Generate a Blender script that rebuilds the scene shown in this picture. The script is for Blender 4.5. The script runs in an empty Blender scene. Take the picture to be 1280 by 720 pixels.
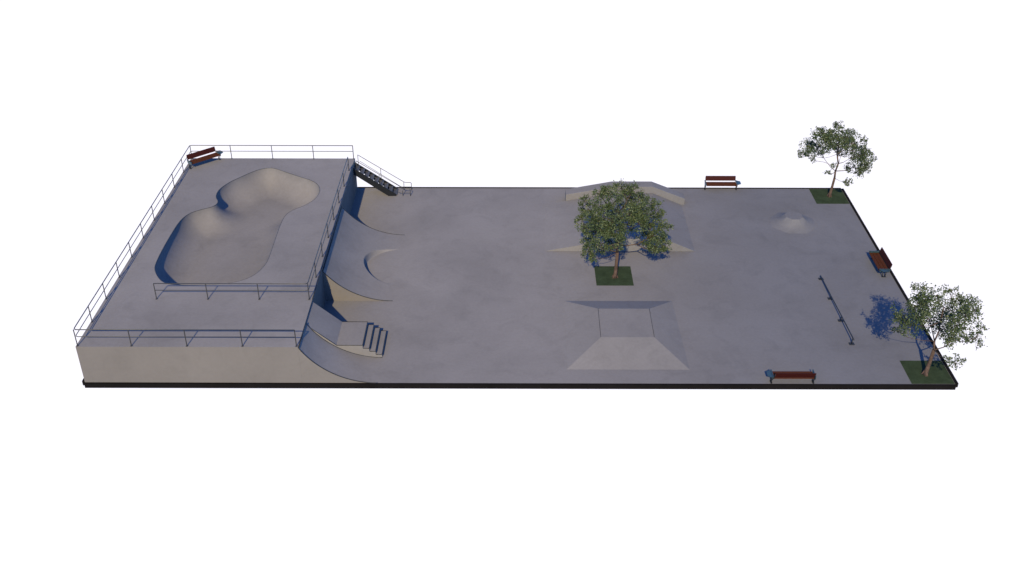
import bpy, math, random
from math import sin, cos, pi, sqrt, radians
from mathutils import Vector, Matrix
from mathutils.geometry import delaunay_2d_cdt

random.seed(7)
scene = bpy.context.scene
COL = scene.collection

# ------------------------------------------------------------------ materials
def new_mat(name):
    m = bpy.data.materials.new(name); m.use_nodes = True
    nt = m.node_tree; b = nt.nodes['Principled BSDF']
    return m, nt, b

def noise(nt, coord, scale, detail=4, rough=0.55, dist=0.0):
    n = nt.nodes.new('ShaderNodeTexNoise'); n.inputs['Scale'].default_value = scale
    n.inputs['Detail'].default_value = detail; n.inputs['Roughness'].default_value = rough
    n.inputs['Distortion'].default_value = dist
    nt.links.new(coord, n.inputs['Vector']); return n

def ramp(nt, fac, stops):
    r = nt.nodes.new('ShaderNodeValToRGB'); e = r.color_ramp.elements
    e[0].position, e[0].color = stops[0][0], (*stops[0][1], 1)
    e[1].position, e[1].color = stops[-1][0], (*stops[-1][1], 1)
    for p, c in stops[1:-1]:
        k = e.new(p); k.color = (*c, 1)
    nt.links.new(fac, r.inputs['Fac']); return r

def mixc(nt, mode, fac, a, b):
    m = nt.nodes.new('ShaderNodeMix'); m.data_type = 'RGBA'; m.blend_type = mode
    m.inputs[0].default_value = fac
    nt.links.new(a, m.inputs[6]); nt.links.new(b, m.inputs[7]); return m.outputs[2]

def bump(nt, b, h, strength, dist):
    bp = nt.nodes.new('ShaderNodeBump'); bp.inputs['Strength'].default_value = strength
    bp.inputs['Distance'].default_value = dist
    nt.links.new(h, bp.inputs['Height']); nt.links.new(bp.outputs['Normal'], b.inputs['Normal'])

def mottled(name, base, amount=0.12, rough=0.85, scale=0.35, spec=0.2, fine=9.0, bumps=0.25, metallic=0.0, falloff=0.0):
    m, nt, b = new_mat(name)
    tc = nt.nodes.new('ShaderNodeNewGeometry').outputs['Position']
    n1 = noise(nt, tc, scale, 5, 0.6, 0.3); n2 = noise(nt, tc, fine, 5, 0.6); n3 = noise(nt, tc, scale * 4.5, 4, 0.65, 0.8)
    lo = tuple(c * (1 - amount) for c in base); hi = tuple(c * (1 + amount) for c in base)
    r1 = ramp(nt, n1.outputs['Fac'], [(0.3, lo), (0.7, hi)])
    g = (1 - amount * .7,) * 3; h = (1 + amount * .7,) * 3
    r2 = ramp(nt, n2.outputs['Fac'], [(0.3, g), (0.7, (1, 1, 1))])
    r3 = ramp(nt, n3.outputs['Fac'], [(0.32, g), (0.5, (1, 1, 1)), (0.72, (1, 1, 1))])
    c = mixc(nt, 'MULTIPLY', 1, r1.outputs['Color'], r2.outputs['Color'])
    c = mixc(nt, 'MULTIPLY', 1, c, r3.outputs['Color'])
    if falloff:                                                       # light falloff painted into the colour, darker towards the tree end of the park
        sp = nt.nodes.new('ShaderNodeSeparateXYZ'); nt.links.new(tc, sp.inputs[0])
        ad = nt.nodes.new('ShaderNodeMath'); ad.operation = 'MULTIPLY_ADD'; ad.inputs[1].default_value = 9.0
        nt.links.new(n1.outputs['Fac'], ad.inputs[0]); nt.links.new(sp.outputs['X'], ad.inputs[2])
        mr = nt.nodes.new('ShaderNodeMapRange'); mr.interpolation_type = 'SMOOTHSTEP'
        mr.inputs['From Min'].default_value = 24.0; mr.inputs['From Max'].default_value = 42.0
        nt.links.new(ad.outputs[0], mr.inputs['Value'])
        r4 = ramp(nt, mr.outputs[0], [(0.0, (1, 1, 1)), (1.0, (1 - falloff*1.15, 1 - falloff, 1 - falloff*.72))])
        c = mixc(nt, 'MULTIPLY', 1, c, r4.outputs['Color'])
    nt.links.new(c, b.inputs['Base Color'])
    b.inputs['Roughness'].default_value = rough; b.inputs['Metallic'].default_value = metallic
    b.inputs['Specular IOR Level'].default_value = spec
    bump(nt, b, n2.outputs['Fac'], bumps, 0.01)
    return m

CONCRETE = mottled('concrete', (0.194, 0.186, 0.197), 0.13, scale=0.16, fine=7, falloff=0.27)
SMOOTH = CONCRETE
WALL = mottled('formwork_concrete', (0.160, 0.149, 0.154), 0.07, scale=0.3, fine=6)
EDGE = mottled('dark_edge_paint', (0.009, 0.008, 0.009), 0.2, rough=0.9, spec=0.05)
WHITE = mottled('white_floor', (0.93, 0.93, 0.93), 0.003, scale=0.02, fine=0.5, bumps=0.0)
STEEL = mottled('brushed_steel', (0.065, 0.065, 0.072), 0.1, rough=0.45, scale=2, fine=30, metallic=0.35, spec=0.5)
DARKSTEEL = mottled('dark_steel', (0.026, 0.029, 0.038), 0.15, rough=0.5, scale=2, fine=30, metallic=0.3, spec=0.4)
FRAME = mottled('bench_steel', (0.055, 0.10, 0.12), 0.12, rough=0.4, scale=2, fine=30, metallic=0.6, spec=0.5)
TREAD = mottled('galvanised_tread', (0.11, 0.11, 0.12), 0.2, rough=0.5, scale=3, fine=30, metallic=0.4, spec=0.5)
SHELF = mottled('blued_steel', (0.13, 0.20, 0.19), 0.1, rough=0.4, scale=2, fine=30, metallic=0.85, spec=0.5)
STRINGER = mottled('black_steel', (0.012, 0.014, 0.020), 0.15, rough=0.6, scale=2, fine=30, spec=0.15)
BARK = mottled('bark', (0.105, 0.070, 0.058), 0.4, rough=0.95, scale=5, fine=24, bumps=0.8)
GRASS = mottled('turf', (0.034, 0.051, 0.030), 0.22, rough=1.0, scale=2.0, fine=38, spec=0.02, bumps=0.6)

def wood(name, c0, c1):
    m, nt, b = new_mat(name)
    tc = nt.nodes.new('ShaderNodeTexCoord').outputs['Object']
    mp = nt.nodes.new('ShaderNodeMapping'); mp.inputs['Scale'].default_value = (1.2, 14, 14)
    nt.links.new(tc, mp.inputs['Vector'])
    n = noise(nt, mp.outputs['Vector'], 3.0, 6, 0.6, 1.2)
    r = ramp(nt, n.outputs['Fac'], [(0.25, c0), (0.75, c1)])
    nt.links.new(r.outputs['Color'], b.inputs['Base Color'])
    b.inputs['Roughness'].default_value = 0.7; b.inputs['Specular IOR Level'].default_value = 0.15
    bump(nt, b, n.outputs['Fac'], 0.2, 0.004)
    return m
SEATWOOD = wood('varnished_wood', (0.042, 0.011, 0.003), (0.080, 0.024, 0.006))
BACKWOOD = wood('dark_red_wood', (0.020, 0.003, 0.003), (0.045, 0.007, 0.006))

def leafmat():
    m, nt, b = new_mat('leaf')
    oi = nt.nodes.new('ShaderNodeAttribute'); oi.attribute_name = 'tint'
    r = ramp(nt, oi.outputs['Fac'], [(0.0, (0.018, 0.030, 0.012)), (0.45, (0.046, 0.070, 0.026)), (0.8, (0.085, 0.108, 0.048)), (1.0, (0.16, 0.175, 0.10))])
    nt.links.new(r.outputs['Color'], b.inputs['Base Color'])
    b.inputs['Roughness'].default_value = 0.5; b.inputs['Specular IOR Level'].default_value = 0.4
    return m
LEAF = leafmat()

# ------------------------------------------------------------------ mesh helpers
class MB:
    def __init__(s): s.v = []; s.f = []
    def add(s, vs, fs):
        o = len(s.v); s.v += [tuple(v) for v in vs]; s.f += [tuple(i + o for i in f) for f in fs]; return s
    def box(s, x0, x1, y0, y1, z0, z1):
        return s.add([(x0,y0,z0),(x1,y0,z0),(x1,y1,z0),(x0,y1,z0),(x0,y0,z1),(x1,y0,z1),(x1,y1,z1),(x0,y1,z1)],
                     [(0,3,2,1),(4,5,6,7),(0,1,5,4),(1,2,6,5),(2,3,7,6),(3,0,4,7)])
    def extrude_xz(s, poly, y0, y1, caps=True):      # poly: list of (x,z) counter-clockwise seen from -y
        n = len(poly)
        vs = [(x, y0, z) for x, z in poly] + [(x, y1, z) for x, z in poly]
        fs = [(i, i + n, (i + 1) % n + n, (i + 1) % n) for i in range(n)]
        if caps: fs += [tuple(range(n)), tuple(reversed(range(n, 2 * n)))]
        return s.add(vs, fs)
    def extrude_yz(s, poly, x0, x1):
        n = len(poly)
        vs = [(x0, y, z) for y, z in poly] + [(x1, y, z) for y, z in poly]
        fs = [(i, (i + 1) % n, (i + 1) % n + n, i + n) for i in range(n)] + [tuple(reversed(range(n))), tuple(range(n, 2 * n))]
        return s.add(vs, fs)
    def tube(s, pts, r, sides=8, closed=False, rads=None):
        P = [Vector(p) for p in pts]; n = len(P); rings = []; ref = None
        for i, p in enumerate(P):
            a = P[(i - 1) % n] if (closed or i > 0) else p
            b = P[(i + 1) % n] if (closed or i < n - 1) else p
            t = (b - a).normalized()
            if ref is None:
                ref = Vector((0, 0, 1)) if abs(t.z) < 0.9 else Vector((1, 0, 0))
            u = (ref - t * ref.dot(t))
            if u.length < 1e-5: u = t.orthogonal()
            u.normalize(); w = t.cross(u); ref = u
            rr = rads[i] if rads else r
            rings.append([p + (u * cos(2*pi*k/sides) + w * sin(2*pi*k/sides)) * rr for k in range(sides)])
        vs = [v for ring in rings for v in ring]; fs = []
        m = n if closed else n - 1
        for i in range(m):
            for k in range(sides):
                a = i * sides + k; b = i * sides + (k + 1) % sides; j = (i + 1) % n
                fs.append((a, b, j * sides + (k + 1) % sides, j * sides + k))
        if not closed:
            fs.append(tuple(reversed(range(sides)))); fs.append(tuple(range((n - 1) * sides, n * sides)))
        return s.add(vs, fs)
    def build(s, name, mat, parent=None, smooth=False, angle=None):
        me = bpy.data.meshes.new(name); me.from_pydata(s.v, [], s.f); me.update()
        me.materials.append(mat)
        if smooth:
            me.polygons.foreach_set('use_smooth', [True] * len(me.polygons))
            if angle is not None:
                me.set_sharp_from_angle(angle=radians(angle))
        o = bpy.data.objects.new(name, me); COL.objects.link(o)
        if parent: o.parent = parent
        return o

def fillet(pts, r, seg=5):
    P = [Vector(p) for p in pts]; out = [P[0]]
    for i in range(1, len(P) - 1):
        a = (P[i-1] - P[i]); b = (P[i+1] - P[i]); d = min(r, a.length / 2, b.length / 2)
        p0 = P[i] + a.normalized() * d; p1 = P[i] + b.normalized() * d
        for k in range(seg + 1):
            t = k / seg
            out.append(p0 * (1-t)**2 + P[i] * 2*t*(1-t) + p1 * t*t)
    out.append(P[-1]); return out

def tag(o, label=None, cat=None, group=None, kind=None):
    if label: o['label'] = label
    if cat: o['category'] = cat
    if group: o['group'] = group
    if kind: o['kind'] = kind
    return o

def empty(name, loc=(0, 0, 0), rz=0.0):
    o = bpy.data.objects.new(name, None); o.location = loc; o.rotation_euler = (0, 0, rz)
    o.empty_display_size = 0.3; COL.objects.link(o); return o

def bevel(o, w=0.012, seg=2):
    m = o.modifiers.new('bevel', 'BEVEL'); m.width = w; m.segments = seg; m.limit_method = 'ANGLE'; m.angle_limit = radians(40)
    return o

# ------------------------------------------------------------------ setting
m = MB(); m.add([(-60000, 400, -4000), (60000, 400, -4000), (60000, 90000, -4000), (-60000, 90000, -4000)], [(0, 1, 2, 3)])  # backdrop sheet added to fill the view with white, deep so shadows vanish
tag(m.build('ground', WHITE), 'plain white open ground far below the skatepark', 'ground', kind='structure')

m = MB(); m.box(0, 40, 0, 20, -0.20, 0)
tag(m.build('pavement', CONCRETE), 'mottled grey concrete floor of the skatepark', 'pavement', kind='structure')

for (x0, x1, y0, y1, z0, z1) in ((0, 40, -.12, -.002, -.235, .012), (0, 40, 20.002, 20.10, -.235, .03),
                                 (-.14, -.002, .02, 20, -.20, .06), (40.002, 40.15, .02, 20, -.20, .03)):
    k = MB().box(x0, x1, y0, y1, z0, z1).build('kerb', EDGE); bevel(k, .008, 1)
    tag(k, 'black painted edge strip around the concrete floor', 'kerb', kind='structure')

for (x0, x1, y0, y1, lab) in ((24.08, 26.05, 8.54, 10.54, 'square of dark green grass under the big central tree'),
                              (38.0, 39.98, 17.98, 19.97, 'square of dark grass in the corner by the far bench and thin tree'),
                              (38.0, 39.98, .02, 1.84, 'square of dark grass in the near corner under the leaning tree')):
    m = MB(); nx = 10
    vs = []; fs = []
    for i in range(nx + 1):
        for j in range(nx + 1):
            e = 0.0 if i in (0, nx) or j in (0, nx) else random.uniform(.002, .010)
            vs.append((x0 + (x1-x0)*i/nx, y0 + (y1-y0)*j/nx, .006 + e))
    for i in range(nx):
        for j in range(nx):
            a = i*(nx+1)+j; fs.append((a, a+nx+1, a+nx+2, a+1))
    m.add(vs, fs)
    tag(m.build('grass', GRASS, smooth=True), lab, 'grass', kind='stuff')

# ------------------------------------------------------------------ raised deck with the pool
H = 2.0
rim_ctrl = [(1.63,6.68),(1.46,7.63),(1.41,9.12),(1.42,10.59),(1.49,11.94),(1.78,12.80),(2.33,13.28),(2.88,13.64),(3.02,14.20),
            (2.74,14.85),(2.72,15.74),(3.08,16.67),(3.57,17.36),(4.10,18.05),(4.52,18.45),(4.96,18.62),(5.45,18.55),(6.28,17.97),
            (7.09,17.44),(7.77,17.01),(8.25,16.49),(8.50,15.90),(8.55,15.25),(8.37,14.45),(7.95,13.76),(7.40,13.20),(7.10,12.50),
            (7.05,11.15),(7.10,9.14),(7.12,7.73),(7.00,6.94),(6.70,6.22),(6.10,5.66),(5.04,5.34),(3.32,5.26),(2.35,5.55)]
def catmull(C, per=7):
    n = len(C); out = []
    for i in range(n):
        p0, p1, p2, p3 = (Vector((*C[(i+k) % n], 0)) for k in (-1, 0, 1, 2))
        for k in range(per):
            t = k / per
            q = 0.5*((2*p1)+(-p0+p2)*t+(2*p0-5*p1+4*p2-p3)*t*t+(-p0+3*p1-3*p2+p3)*t**3)
            out.append((q.x, q.y))
    return out
RIM = catmull(rim_ctrl)
# a light smoothing keeps the coping line fair
for _ in range(4):
    RIM = [((RIM[i-1][0]+2*RIM[i][0]+RIM[(i+1) % len(RIM)][0])/4, (RIM[i-1][1]+2*RIM[i][1]+RIM[(i+1) % len(RIM)][1])/4) for i in range(len(RIM))]
NR = len(RIM)
def inside(x, y):
    c = False; j = NR - 1
    for i in range(NR):
        xi, yi = RIM[i]; xj, yj = RIM[j]
        if (yi > y) != (yj > y) and x < (xj-xi)*(y-yi)/(yj-yi)+xi: c = not c
        j = i
    return c
def rimdist(x, y):
    best = 1e9
    for i in range(NR):
        ax, ay = RIM[i]; bx, by = RIM[(i+1) % NR]; dx, dy = bx-ax, by-ay
        t = max(0, min(1, ((x-ax)*dx+(y-ay)*dy)/(dx*dx+dy*dy)))
        d = (ax+dx*t-x)**2+(ay+dy*t-y)**2
        if d < best: best = d
    return sqrt(best)
PW, PD = 1.55, 1.20
def pool_z(d):
    d = min(d, PW); u = (PW - d) / PW
    return H - PD * sqrt(max(0, 1 - u**2.0))
# pool mesh
pv = [Vector(p) for p in RIM]; pe = [(i, (i+1) % NR) for i in range(NR)]
for i in range(0, NR):
    ax, ay = RIM[i-1]; bx, by = RIM[(i+1) % NR]; t = Vector((bx-ax, by-ay)).normalized(); nrm = Vector((-t.y, t.x))
    for d in (.008, .03, .08, .15):
        for s_ in (1, -1):
            q = Vector(RIM[i]) + nrm * s_ * d
            if inside(q.x, q.y) and abs(rimdist(q.x, q.y) - d) < d*.12: pv.append(q)
gs = .11; gx = 1.2
while gx < 8.8:
    gy = 5.0
    while gy < 19:
        if inside(gx, gy) and rimdist(gx, gy) > .21: pv.append(Vector((gx, gy + (random.random()-.5)*.01)))
        gy += gs
    gx += gs
ov, oe, of, *_ = delaunay_2d_cdt(pv, pe, [], 0, 1e-5)
fs = []
for f in of:
    cx = sum(ov[i].x for i in f)/3; cy = sum(ov[i].y for i in f)/3
    if inside(cx, cy): fs.append(tuple(f))
zs = [pool_z(rimdist(v.x, v.y)) if True else 0 for v in ov]
deck = empty('raised_deck', (0, 0, 0))
tag(deck, 'raised concrete deck two metres high with a sunken kidney shaped skate pool', 'raised deck')
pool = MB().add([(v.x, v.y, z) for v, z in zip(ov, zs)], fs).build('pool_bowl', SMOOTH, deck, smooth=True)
# deck top with the hole
dv = [Vector(p) for p in RIM] + [Vector((0, 0)), Vector((10, 0)), Vector((10, 20)), Vector((0, 20))]
de = [(i, (i+1) % NR) for i in range(NR)] + [(NR, NR+1), (NR+1, NR+2), (NR+2, NR+3), (NR+3, NR)]
ov, oe, of, *_ = delaunay_2d_cdt(dv, de, [], 0, 1e-6)
fs = [tuple(f) for f in of if not inside(sum(ov[i].x for i in f)/3, sum(ov[i].y for i in f)/3)]
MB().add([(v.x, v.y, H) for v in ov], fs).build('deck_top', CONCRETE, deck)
MB().add([(0,0,0),(10,0,0),(10,20,0),(0,20,0),(0,0,H),(10,0,H),(10,20,H),(0,20,H)],
         [(0,1,5,4),(1,2,6,5),(2,3,7,6),(3,0,4,7)]).build('wall', WALL, deck)
MB().tube([(x, y, H - .004) for x, y in RIM], .013, 6, closed=True).build('coping', STEEL, deck, smooth=True)
MB().tube([(10.0, 4.0, H), (10.0, 20.0, H)], .02, 6).build('edge_trim', DARKSTEEL, deck, smooth=True)

# ------------------------------------------------------------------ railings
RH, MH = .88, .50
def railing(name, label, runs, posts, R=.024):
    t = empty(name, (posts[0][0], posts[0][1], H)); O = Vector(t.location)
    L = lambda q: tuple(Vector(q) - O)
    for kind, path in runs:
        MB().tube([L(q) for q in fillet(path, .16)], R if kind == 'top_rail' else R * .8, 8).build(kind, STEEL, t, smooth=True)
    for (x, y) in posts:
        m = MB(); m.tube([L((x, y, H)), L((x, y, H + RH))], R, 8); m.tube([L((x, y, H)), L((x, y, H + .015))], .055, 10)
        m.build('post', STEEL, t, smooth=True, angle=40)
    tag(t, label, 'railing'); return t
i_ = .07
outer = [(10-i_, i_), (i_, i_), (i_, 20-i_), (10-i_, 20-i_)]
posts = [(10-i_, i_), (7.5, i_), (5, i_), (2.5, i_), (i_, i_)] + [(i_, 2.0*k) for k in range(1, 10)] + [(i_, 20-i_), (2.5, 20-i_), (5, 20-i_), (7.5, 20-i_), (10-i_, 20-i_)]
railing('guard_railing', 'long two bar steel guard railing round the outer edge of the raised deck',
        [('top_rail', [(x, y, H+RH) for x, y in outer]), ('mid_rail', [(x, y, H+MH) for x, y in outer])], posts)
inner = [(2.5, 4.0), (9.86, 4.0), (9.86, 18.3)]
posts = [(2.5, 4), (4.98, 4), (7.45, 4), (9.86, 4)] + [(9.86, y) for y in (6.05, 8.1, 10.1, 12.1, 14.1, 16.2, 18.3)]
railing('guard_railing', 'L shaped steel guard railing in front of the pool and along the quarter pipe edge',
        [('top_rail', [(x, y, H+RH) for x, y in inner]), ('mid_rail', [(x, y, H+MH) for x, y in inner])], posts)

# ------------------------------------------------------------------ quarter pipes
XE = 13.46
def qp_h(x, top):
    L = XE - 10; R = (L*L + top*top) / (2*top); d = XE - x
    return R - sqrt(R*R - d*d) if d > 0 else 0.0
def quarter(name, label, y0, y1, top, notch=None, nx=60, ny=4, xend=XE):
    t = empty(name, (10.0, y0, 0))
    X0 = 10.003
    vs = []; fs = []
    def zz(x, y):
        h = qp_h(x, top)
        if notch:
            r = math.hypot(x - notch[0], y - notch[1])
            sn = max(0.0, (y - notch[1]) / max(r, .01)); w_ = .07 + .26 * sn
            h = min(h, .5 * (max(0, r - (notch[2] - w_)) / w_) ** 1.5)
        return h
    ys = [y0 + (y1-y0)*j/ny for j in range(ny+1)]
    xs = [X0 + (XE - X0)*i/nx for i in range(nx+1)]
    for x in xs:
        for y in ys: vs.append((x-10, y-y0, zz(x, y) + .003))
    for i in range(nx):
        for j in range(ny):
            a = i*(ny+1)+j; fs.append((a, a+ny+1, a+ny+2, a+1))
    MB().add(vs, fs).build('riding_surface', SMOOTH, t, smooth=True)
    for y, flip in ((y0, False), (y1, True)):                       # side walls
        v2 = [(x-10, y-y0, zz(x, y) + .003) for x in xs] + [(x-10, y-y0, 0.0) for x in xs]
        n = nx+1; f2 = [(i+n, i+n+1, i+1, i) for i in range(nx)]
        if flip: f2 = [tuple(reversed(f)) for f in f2]
        MB().add(v2, f2).build('side_wall', WALL, t)
        MB().tube([(x-10, y-y0, zz(x, y) + .003) for x in xs[::2]], .022, 6).build('edge_trim', DARKSTEEL, t, smooth=True)
    MB().tube([(.03, 0, top+.004), (.03, y1-y0, top+.004)], .028, 8).build('coping', DARKSTEEL, t, smooth=True)
    tag(t, label, 'quarter pipe'); return t
quarter('quarter_pipe', 'narrow concrete quarter pipe at the near corner of the deck beside the three steps', .0, 2.0, 1.985)
quarter('quarter_pipe', 'wide concrete quarter pipe with a crescent shaped round pocket cut into its foot', 7.0, 14.0, 1.80,
        notch=(13.66, 10.6, 2.08), nx=170, ny=340)

# ------------------------------------------------------------------ bank with landing and steps
t = empty('bank_with_steps', (10, 2, 0))
tag(t, 'concrete bank dropping from the deck to a small landing and three steps', 'steps')
B0 = 1.86; LX = 1.33; LZ = .70
def slab_part(name, poly, y0, y1, mat=SMOOTH):
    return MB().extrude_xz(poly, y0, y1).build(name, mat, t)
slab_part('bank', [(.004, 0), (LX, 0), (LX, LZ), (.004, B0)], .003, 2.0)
slab_part('landing', [(LX+.001, 0), (2.57, 0), (2.57, LZ), (LX+.001, LZ)], .003, 2.0)
sx = [2.57, 2.87, 3.16, 3.46]; sz = [.525, .35, .175]
for k in range(3):
    st = slab_part('step', [(sx[k]+.001, 0), (sx[k+1], 0), (sx[k+1], sz[k]), (sx[k]+.001, sz[k])], .003, 2.0)
    z = sz[k] + .006
    MB().tube([(sx[k]+.02, .0, z), (sx[k+1], 0, z), (sx[k+1], 2.0, z), (sx[k]+.02, 2.0, z)], .017, 6).build('nosing', DARKSTEEL, st, smooth=True)
MB().tube([(LX+.02, .0, LZ+.006), (2.57, 0, LZ+.006), (2.57, 2.0, LZ+.006), (LX+.02, 2.0, LZ+.006)], .017, 6).build('edge_trim', DARKSTEEL, t, smooth=True)
MB().tube([(.01, 0, B0), (LX+.02, .0, LZ+.006)], .014, 6).build('edge_trim', DARKSTEEL, t, smooth=True)

# ------------------------------------------------------------------ metal staircase
t = empty('metal_staircase', (10, 18.9, 0))
tag(t, 'dark metal staircase with two handrails at the far corner of the deck', 'staircase')
XB = 2.46; SL = .715; Y0, Y1 = 0.0, .84
def line(x): return max(0.0, (XB - x) * SL)
for y in (Y0, Y1):
    MB().extrude_xz([(.02, line(0)-.30), (XB-.42, .0), (XB+.05, .0), (XB+.05, .12), (.02, line(0)+.10)], y, y+.05).build('stringer', STRINGER, t)
nt_ = 9
for k in range(nt_):
    x = .10 + (XB-.25)*k/(nt_-1); z = line(x) - .02
    bevel(MB().box(x-.02, x+.24, Y0+.052, Y1-.002, z-.045, z).build('tread', TREAD, t), .006, 1)
    MB().box(x-.02, x+.0, Y0+.052, Y1-.002, z-.20, z-.047).build('riser', STRINGER, t)
for y in (Y0+.025, Y1+.025):
    tr = MB().tube(fillet([(.22, y, line(.22)+.75), (2.98, y, .50), (3.38, y, .50), (3.38, y, .0)], .09), .019, 8).build('handrail', STEEL, t, smooth=True)
    MB().tube(fillet([(.30, y, line(.30)+.40), (2.75, y, .20), (3.38, y, .20)], .09), .014, 8).build('mid_rail', STEEL, tr, smooth=True)
    for x in (.22, 1.55, 2.92):
        MB().tube([(x, y, line(x) if x < 2.5 else 0), (x, y, max(.50, .50 + (2.98-x)*(line(.22)+.25)/2.76))], .018, 8).build('post', STEEL, tr, smooth=True)

# ------------------------------------------------------------------ pyramid, box with ledge, volcano
t = empty('pyramid_funbox', (25.08, 4.06, 0))
tag(t, 'low four sided concrete pyramid with a flat square top at the near side', 'skate ramp')
a, b, h = 2.92, 1.28, .66
bx = .07
V = [(-2.9,-2.98,.002),(2.87,-2.98,.002),(2.80,2.98,.002),(-2.78,2.98,.002),(-1.18,-1.02,.49),(1.40,-1.02,.49),(1.43,1.50,.49),(-1.14,1.50,.49)]
for nm, f in (('front_bank',(0,1,5,4)),('side_bank',(1,2,6,5)),('back_bank',(2,3,7,6)),('side_bank',(3,0,4,7)),('flat_top',(4,5,6,7))):
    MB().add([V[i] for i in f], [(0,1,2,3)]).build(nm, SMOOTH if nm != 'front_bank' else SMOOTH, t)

for sx_ in (0, 1):
    q = (V[4], V[7]) if sx_ == 0 else (V[5], V[6])
    MB().tube([q[0], q[1]], .012, 6).build('edge_trim', DARKSTEEL, t, smooth=True)

t = empty('ramp_box', (25.7, 12.2, 0))
tag(t, 'wide concrete jump box with a raised ledge along its far side behind the central tree', 'skate ramp')
P = [(21.45, .002), (25.6, .80), (28.0, .80), (29.8, .002)]
Lp = lambda pts: [(x-25.7, z) for x, z in pts]
prof = Lp([(21.45, 0.002), (29.8, 0.002), (28.0, .80), (25.6, .80)])
MB().extrude_xz(prof, 0, 5.6).build('ramp_body', SMOOTH, t)
def rz_(x): return .80*(x-21.45)/4.15 if x < 25.6 else (.80 if x < 28 else .80*(29.8-x)/2.05)
ld = [(22.82, rz_(22.82)-.1), (25.6, .6), (28.0, .6), (29.98, 0.004), (29.98, .40), (28.0, 1.20), (25.6, 1.20), (22.82, rz_(22.82)+.40)]
ld = [(22.82, 0.004), (29.98, 0.004), (29.98, .40), (28.0, 1.20), (25.6, 1.20), (22.82, rz_(22.82)+.40)]
bevel(MB().extrude_xz(Lp(ld), 5.603, 6.35).build('ledge', SMOOTH, t), .01, 1)

t = empty('volcano_mound', (36.0, 15.56, 0))
tag(t, 'small octagonal concrete mound with a flat top near the far corner', 'skate mound')
rings = [(1.30, .002), (1.0, .07), (.74, .22), (.48, .48)]
vs = []; fs = []
for (r, z) in rings:
    for k in range(8):
        an = radians(22.5 + 45*k); vs.append((r/cos(radians(22.5))*cos(an), r/cos(radians(22.5))*sin(an), z))
for i in range(3):
    for k in range(8):
        fs.append((i*8+k, i*8+(k+1) % 8, (i+1)*8+(k+1) % 8, (i+1)*8+k))
MB().add(vs, fs).build('sloped_sides', SMOOTH, t, smooth=True, angle=26)
MB().add(vs[24:], [tuple(range(8))]).build('flat_top', SMOOTH, t)

# ------------------------------------------------------------------ grind rail
t = empty('grind_rail', (36.1, 3.15, 0))
tag(t, 'low sloping steel grind rail on four short legs', 'grind rail')
gy = [0.06, 2.09, 4.14, 6.1]; gz = [.36, .29, .20, .13]
MB().tube([(0, -.12, .367)] + [(0, y, z) for y, z in zip(gy, gz)] + [(0, 6.25, .125)], .030, 10).build('rail', DARKSTEEL, t, smooth=True)
for y, z in zip(gy, gz):
    m = MB(); m.tube([(0, y, 0.0), (0, y, z)], .028, 8)
    l = m.build('leg', DARKSTEEL, t, smooth=True)
    bevel(MB().box(-.13, .13, y-.10, y+.10, .002, .03).build('base_plate', DARKSTEEL, l), .005, 1)

# ------------------------------------------------------------------ benches (local: faces -y, legs at y=0)
def make_bench():
    t = empty('park_bench')
    for k, (y0, y1) in enumerate(((-.34, -.17), (-.155, .015), (.03, .20))):
        bevel(MB().box(-.93, .93, y0, y1, .36, .395).build('seat_slat', SEATWOOD, t), .006, 1)
    o = MB().extrude_yz([(.20, .47), (.24, .47), (.32, .75), (.28, .75)], -.93, .93).build('backrest', BACKWOOD, t); bevel(o, .006, 1)
    for s in (-1, 1):
        x = s*.965
        m = MB()
        # armrest and side plate, seen from the side a tapering shape
        m.extrude_yz([(-.30, .30), (.18, .28), (.25, .46), (-.34, .47)], x-.012, x+.012)
        m.box(x-.03, x+.03, -.36, .24, .475, .49)
        o = m.build('side_frame', FRAME, t); bevel(o, .004, 1)
        for (ya, yb) in ((-.16, -.10), (.06, .03)):
            MB().tube([(x, ya, .35), (x, (ya+yb)/2, .18), (x, yb, .02)], .024, 8).build('leg', DARKSTEEL, t, smooth=True)
        MB().box(x-.04, x+.04, -.15, .08, .0, .025).build('foot_bar', DARKSTEEL, t)
        MB().tube([(x*.955, .19, .37), (x*.955, .245, .50), (x*.955, .30, .68)], .018, 8).build('back_support', DARKSTEEL, t, smooth=True)
    m = MB()                                                        # small steel shelf at one end
    m.v = [(.995, -.34, .45), (1.20, -.22, .45), (1.20, .14, .45), (.995, .24, .45), (.995, -.34, .468), (1.20, -.22, .468), (1.20, .14, .468), (.995, .24, .468)]
    m.f = [(0,3,2,1),(4,5,6,7),(0,1,5,4),(1,2,6,5),(2,3,7,6),(3,0,4,7)]
    m.build('side_shelf', SHELF, t)
    MB().tube([(-.95, -.08, .36), (.95, -.08, .36)], .02, 8).build('cross_bar', DARKSTEEL, t, smooth=True)
    return t
def copy_tree(o, parent=None):
    c = o.copy(); COL.objects.link(c)
    if parent: c.parent = parent
    for ch in [q for q in bpy.data.objects if q.parent == o]: copy_tree(ch, c)
    return c
proto = make_bench()
benches = [((32.52, .10, 0), pi, 'red brown bench on the near edge seen from behind'),
           ((32.5, 19.95, 0), 0, 'red brown bench on the far edge between jump box and corner tree'),
           ((39.55, 10.46, 0), -pi/2, 'red brown bench on the side edge between the two corner trees'),
           ((1.02, 19.22, H), radians(42.2), 'red brown bench set diagonally in the railing corner up on the deck')]
for i, (loc, rz, lab) in enumerate(benches):
    o = proto if i == 0 else copy_tree(proto)
    o.location = loc; o.rotation_euler = (0, 0, rz)
    tag(o, lab, 'bench', 'park benches')

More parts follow.
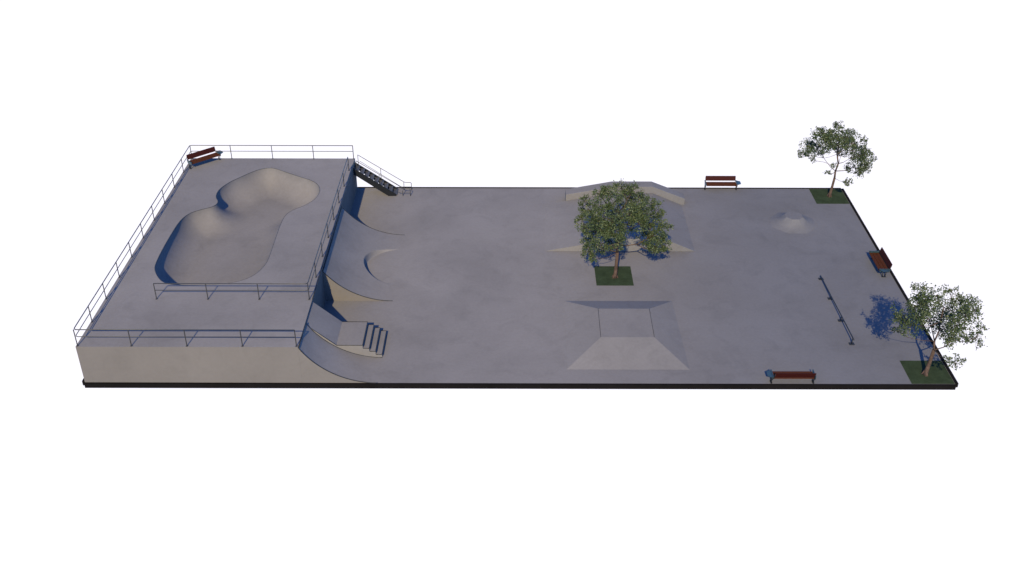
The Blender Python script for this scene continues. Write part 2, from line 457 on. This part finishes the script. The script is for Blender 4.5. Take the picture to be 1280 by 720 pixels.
# ------------------------------------------------------------------ trees
def make_tree(label, base, clumps, seed, fork, dens, lean, tr=.115, fat=1.2):
    rnd = random.Random(seed)
    t = empty('tree', base)
    nodes = [Vector((0, 0, -.02)), Vector((lean[0]*.3, 0, .35)), Vector((lean[0]*.6, lean[1]*.5, fork*.55)), Vector((lean[0], lean[1], fork))]
    par = [-1, 0, 1, 2]; plen = [0, 0, 0, 0]
    # central leader
    top = max(c[2] for c in clumps) * .78; k = 3
    for z in (fork+.45, fork+1.0, fork+1.6, top):
        if z > nodes[-1].z + .2:
            nodes.append(Vector((lean[0] + rnd.uniform(-.12, .12), lean[1] + rnd.uniform(-.12, .12), z))); par.append(k); plen.append(0.12 * (z - fork)); k = len(nodes)-1
    order = sorted(clumps, key=lambda c: (Vector(c[:3]) - nodes[3]).length)
    tips = []
    for (x, y, z, r) in order:
        c = Vector((x, y, z)); best = None
        for i, nn in enumerate(nodes):
            if i < 3: continue
            d = (c - nn).length + max(0, nn.z - z + .25) * 1.8 + plen[i]*.6
            if best is None or d < best[0]: best = (d, i)
        i = best[1]; a = nodes[i]; L = (c - a).length; n = max(1, int(L/.45)); prev = i
        for q in range(1, n+1):
            u = q/n; s = a.lerp(c, u) + Vector((0, 0, -.10*L*sin(pi*u)))
            if q < n: s += Vector([rnd.uniform(-.05, .05) for _ in range(3)])
            nodes.append(s); par.append(prev); plen.append(plen[prev] + L/n); prev = len(nodes)-1
        tips.append((prev, r))
        for q in range(5):                                          # twigs inside the clump
            d = Vector([rnd.gauss(0, 1) for _ in range(3)]).normalized()
            nodes.append(c + d*r*.85); par.append(prev); plen.append(9)
    N = len(nodes); w = [0.0]*N; kids = [[] for _ in range(N)]
    for i in range(N):
        if par[i] >= 0: kids[par[i]].append(i)
    for i in reversed(range(N)):
        w[i] = max(w[i], 1.0) if not kids[i] else w[i]
        if par[i] >= 0: w[par[i]] += w[i]
    rad = [min(tr, .0055 * (w[i] ** .46)) for i in range(N)]
    m = MB()
    m.tube([nodes[0], nodes[1], nodes[2], nodes[3]], 0, 10, rads=[tr*1.35, tr*1.0, tr*.88, tr*.85])
    for k in range(5):                                              # root flare
        an = k*2*pi/5 + rnd.random(); m.tube([(cos(an)*tr*.5, sin(an)*tr*.5, .22), (cos(an)*tr*1.3, sin(an)*tr*1.3, .05), (cos(an)*tr*2.0, sin(an)*tr*2.0, -.03)], 0, 6, rads=[tr*.5, tr*.42, tr*.2])
    for i in range(4, N):
        p = par[i]; r0 = min(rad[p], rad[i]*1.5) if p > 3 else min(tr*.7, rad[i]*1.3)
        m.tube([nodes[p], nodes[i]], 0, 6 if rad[i] > .02 else 4, rads=[r0, rad[i]])
    m.build('trunk', BARK, t, smooth=True)
    # leaves
    clumps = [(x, y, z, r*fat) for x, y, z, r in clumps]
    V = []; F = []; T = []
    for (x, y, z, r) in clumps:
        c = Vector((x, y, z)); n = int(dens * (r/.42)**2); tone = rnd.uniform(-.12, .12)
        subs = [Vector([rnd.gauss(0, 1) for _ in range(3)]).normalized() * r * rnd.uniform(.45, 1.05) for _ in range(max(5, int(20*r/.42)))]
        for _ in range(n):
            s = rnd.choice(subs)
            o = c + s * rnd.uniform(.8, 1.08) + Vector([rnd.gauss(0, .36)*r*.42 for _ in range(3)])
            ax = Vector([rnd.gauss(0, 1) for _ in range(3)]).normalized(); ax = (ax + s.normalized()*.5 + Vector((0,0,.15))).normalized()
            sd = ax.cross(Vector([rnd.gauss(0, 1) for _ in range(3)])).normalized(); up = ax.cross(sd)
            L = rnd.uniform(.07, .13); W = L*rnd.uniform(.24, .34)
            b0 = len(V)
            V += [o, o + ax*L*.45 + sd*W + up*W*.3, o + ax*L, o + ax*L*.45 - sd*W + up*W*.3]
            F += [(b0, b0+1, b0+2), (b0, b0+2, b0+3)]
            tv = min(1, max(0, rnd.gauss(.47 + tone, .17))); T += [tv]*4
    me = bpy.data.meshes.new('crown'); me.from_pydata([tuple(v) for v in V], [], F); me.update()
    at = me.attributes.new('tint', 'FLOAT', 'POINT'); at.data.foreach_set('value', T)
    me.materials.append(LEAF)
    o = bpy.data.objects.new('crown', me); COL.objects.link(o); o.parent = t
    tag(t, label, 'tree'); return t
T1 = [(0.19,1.11,4.75,0.38),(-0.51,0.17,5.07,0.38),(0.77,0.85,4.73,0.4),(-1.02,0.05,4.94,0.37),(-1.79,0.42,4.37,0.29),(-1.49,1.2,3.48,0.39),(-1.07,-0.77,4.7,0.42),(-0.4,-0.74,4.88,0.48),(0.55,1.58,3.78,0.48),(1.14,1.42,3.86,0.44),(1.42,-0.35,4.68,0.39),(2.08,0.45,3.88,0.35),(-1.95,-0.54,3.86,0.31),(-1.5,-1.26,4.2,0.43),(-0.92,-1.33,4.33,0.46),(0.07,1.6,2.87,0.49),(0.39,-1.44,4.58,0.42),(1.0,-1.19,4.55,0.45),(1.92,0.79,3.11,0.43),(2.29,-0.36,3.33,0.39),(-1.8,-1.02,3.59,0.34),(-1.2,0.84,2.37,0.38),(-0.83,-1.64,3.74,0.45),(-0.24,-1.61,3.72,0.47),(0.59,1.23,2.47,0.4),(0.85,-1.44,4.02,0.44),(1.75,0.59,2.62,0.43),(2.09,-0.76,2.97,0.39),(-1.42,0.13,2.17,0.41),(-1.05,-1.62,3.06,0.43),(-0.22,0.63,1.79,0.43),(-0.04,-1.63,3.06,0.3),(-1.55,-0.76,2.07,0.35),(-1.3,-0.98,1.8,0.24),(-0.79,0.08,1.8,0.3),(1.54,0.05,2.32,0.4),(1.87,-0.85,2.43,0.39),(2.39,-0.81,2.41,0.3),(1.78,-0.95,2.29,0.26),(-0.44,-1.63,4.21,0.5),(0.66,-1.14,4.71,0.53),(-0.91,1.27,2.44,0.42)]
T2 = [(-1.52,1.07,2.83,0.44),(-1.11,-0.77,4.48,0.45),(0.37,1.59,3.88,0.32),(-0.33,-1.34,4.47,0.46),(-1.18,-1.36,4.02,0.44),(1.26,1.61,3.26,0.41),(0.96,-1.32,4.32,0.22),(1.44,0.85,2.56,0.51),(1.86,0.19,2.58,0.4),(1.43,-0.69,2.18,0.41),(1.08,0.08,1.91,0.32),(0.54,-1.2,1.57,0.25),(2.05,-0.72,2.85,0.13),(0.82,1.51,2.35,0.32),(-1.44,-0.48,4.36,0.32),(-1.77,-0.88,3.15,0.33),(-0.69,-1.18,2.17,0.17),(-2.04,-0.02,2.85,0.25),(-0.93,-1.44,4.42,0.48),(-0.02,-1.05,4.61,0.36),(1.56,-0.74,2.35,0.37),(-0.61,1.33,2.43,0.32),(-0.51,-1.48,2.79,0.16),(0.79,-1.55,3.47,0.45),(-0.98,1.5,2.83,0.37)]
T3 = [(-1.3,-0.23,4.64,0.41),(-0.74,-0.73,4.84,0.38),(1.01,1.61,3.38,0.35),(-1.86,-0.43,3.54,0.48),(-1.66,-1.0,3.42,0.46),(-1.14,-1.2,4.53,0.54),(0.88,1.43,2.7,0.61),(1.5,1.19,2.93,0.6),(0.65,-1.41,4.31,0.39),(0.71,1.19,2.09,0.56),(0.07,-1.63,3.85,0.53),(1.64,-0.41,2.34,0.37),(1.97,-0.07,2.7,0.24),(0.84,-0.06,1.97,0.41),(0.54,-1.48,1.75,0.33),(1.79,1.18,3.06,0.39),(-1.66,0.22,2.28,0.25),(-0.37,1.58,2.73,0.52),(0.16,1.22,2.2,0.52),(0.83,0.49,1.91,0.45),(-1.32,-0.78,4.62,0.4),(0.28,-1.66,4.23,0.51),(-1.57,-0.98,4.02,0.44),(1.47,0.26,2.07,0.35),(0.26,-1.24,1.77,0.18)]
make_tree('big round leafy tree on the grass square in the middle of the floor', (25.12, 9.36, 0), T1, 11, 1.55, 400, (.05, 0), .10, 1.14)
make_tree('thin open tree standing in the far corner grass behind the mound', (39.0, 18.95, 0), T2 + [(-.3, .2, 3.3, .3), (.35, -.3, 3.7, .35), (-.55, .9, 3.7, .3), (.9, .4, 3.4, .35), (.25, .6, 2.9, .25), (1.5, -.3, 3.3, .25)], 12, 1.25, 380, (.12, 0), .085, 1.18)
make_tree('broad tree leaning over the near corner and casting a blue shadow', (38.85, .75, 0), T3, 13, 1.4, 290, (.12, 0), .095, 1.12)

# ------------------------------------------------------------------ light
d = Vector((.21, 1.38, -1.0)).normalized()
sun = bpy.data.lights.new('sun', 'SUN'); sun.energy = 5.0; sun.angle = radians(0.5); sun.color = (1.0, .82, .46)
so = bpy.data.objects.new('sun', sun); COL.objects.link(so); so.location = (10, -40, 40)
so.rotation_euler = d.to_track_quat('-Z', 'Y').to_euler()
w = bpy.data.worlds.new('World'); scene.world = w; w.use_nodes = True
nt = w.node_tree; bg = nt.nodes['Background']
sky = nt.nodes.new('ShaderNodeTexSky'); sky.sky_type = 'NISHITA'; sky.sun_disc = False
sky.sun_elevation = math.asin(-d.z); sky.sun_rotation = math.atan2(-d.x, -d.y) % (2*pi)
sky.air_density = 1.0; sky.dust_density = 0.2; sky.ozone_density = 3.0
tint = nt.nodes.new('ShaderNodeRGB'); tint.outputs[0].default_value = (.78, 1.20, 1.92, 1)      # colour balance of the sky light
nt.links.new(mixc(nt, 'MULTIPLY', 1, sky.outputs['Color'], tint.outputs[0]), bg.inputs['Color']); bg.inputs['Strength'].default_value = 0.10

# ------------------------------------------------------------------ camera
cam = bpy.data.cameras.new('camera'); co = bpy.data.objects.new('camera', cam); COL.objects.link(co)
cx, cy, cz, pitch, yaw, roll, f = 19.6835, -38.8282, 29.3288, .5568029, -.00144786, .001352, 1318.43
fw = Vector((sin(yaw)*cos(pitch), cos(yaw)*cos(pitch), -sin(pitch))); rt = Vector((cos(yaw), -sin(yaw), 0)); up = rt.cross(fw)
r2 = rt*cos(roll) + up*sin(roll); u2 = -rt*sin(roll) + up*cos(roll)
M = Matrix((( r2.x, u2.x, -fw.x, cx), (r2.y, u2.y, -fw.y, cy), (r2.z, u2.z, -fw.z, cz), (0, 0, 0, 1)))
co.matrix_world = M
cam.sensor_width = 36; cam.lens = f/1280*36; cam.clip_start = .5; cam.clip_end = 150000
scene.camera = co

scene.view_settings.view_transform = 'Standard'; scene.view_settings.look = 'None'
scene.view_settings.exposure = 0.15; scene.view_settings.gamma = 1.0
scene.cycles.use_denoising = True
scene.cycles.max_bounces = 8
scene.cycles.diffuse_bounces = 0
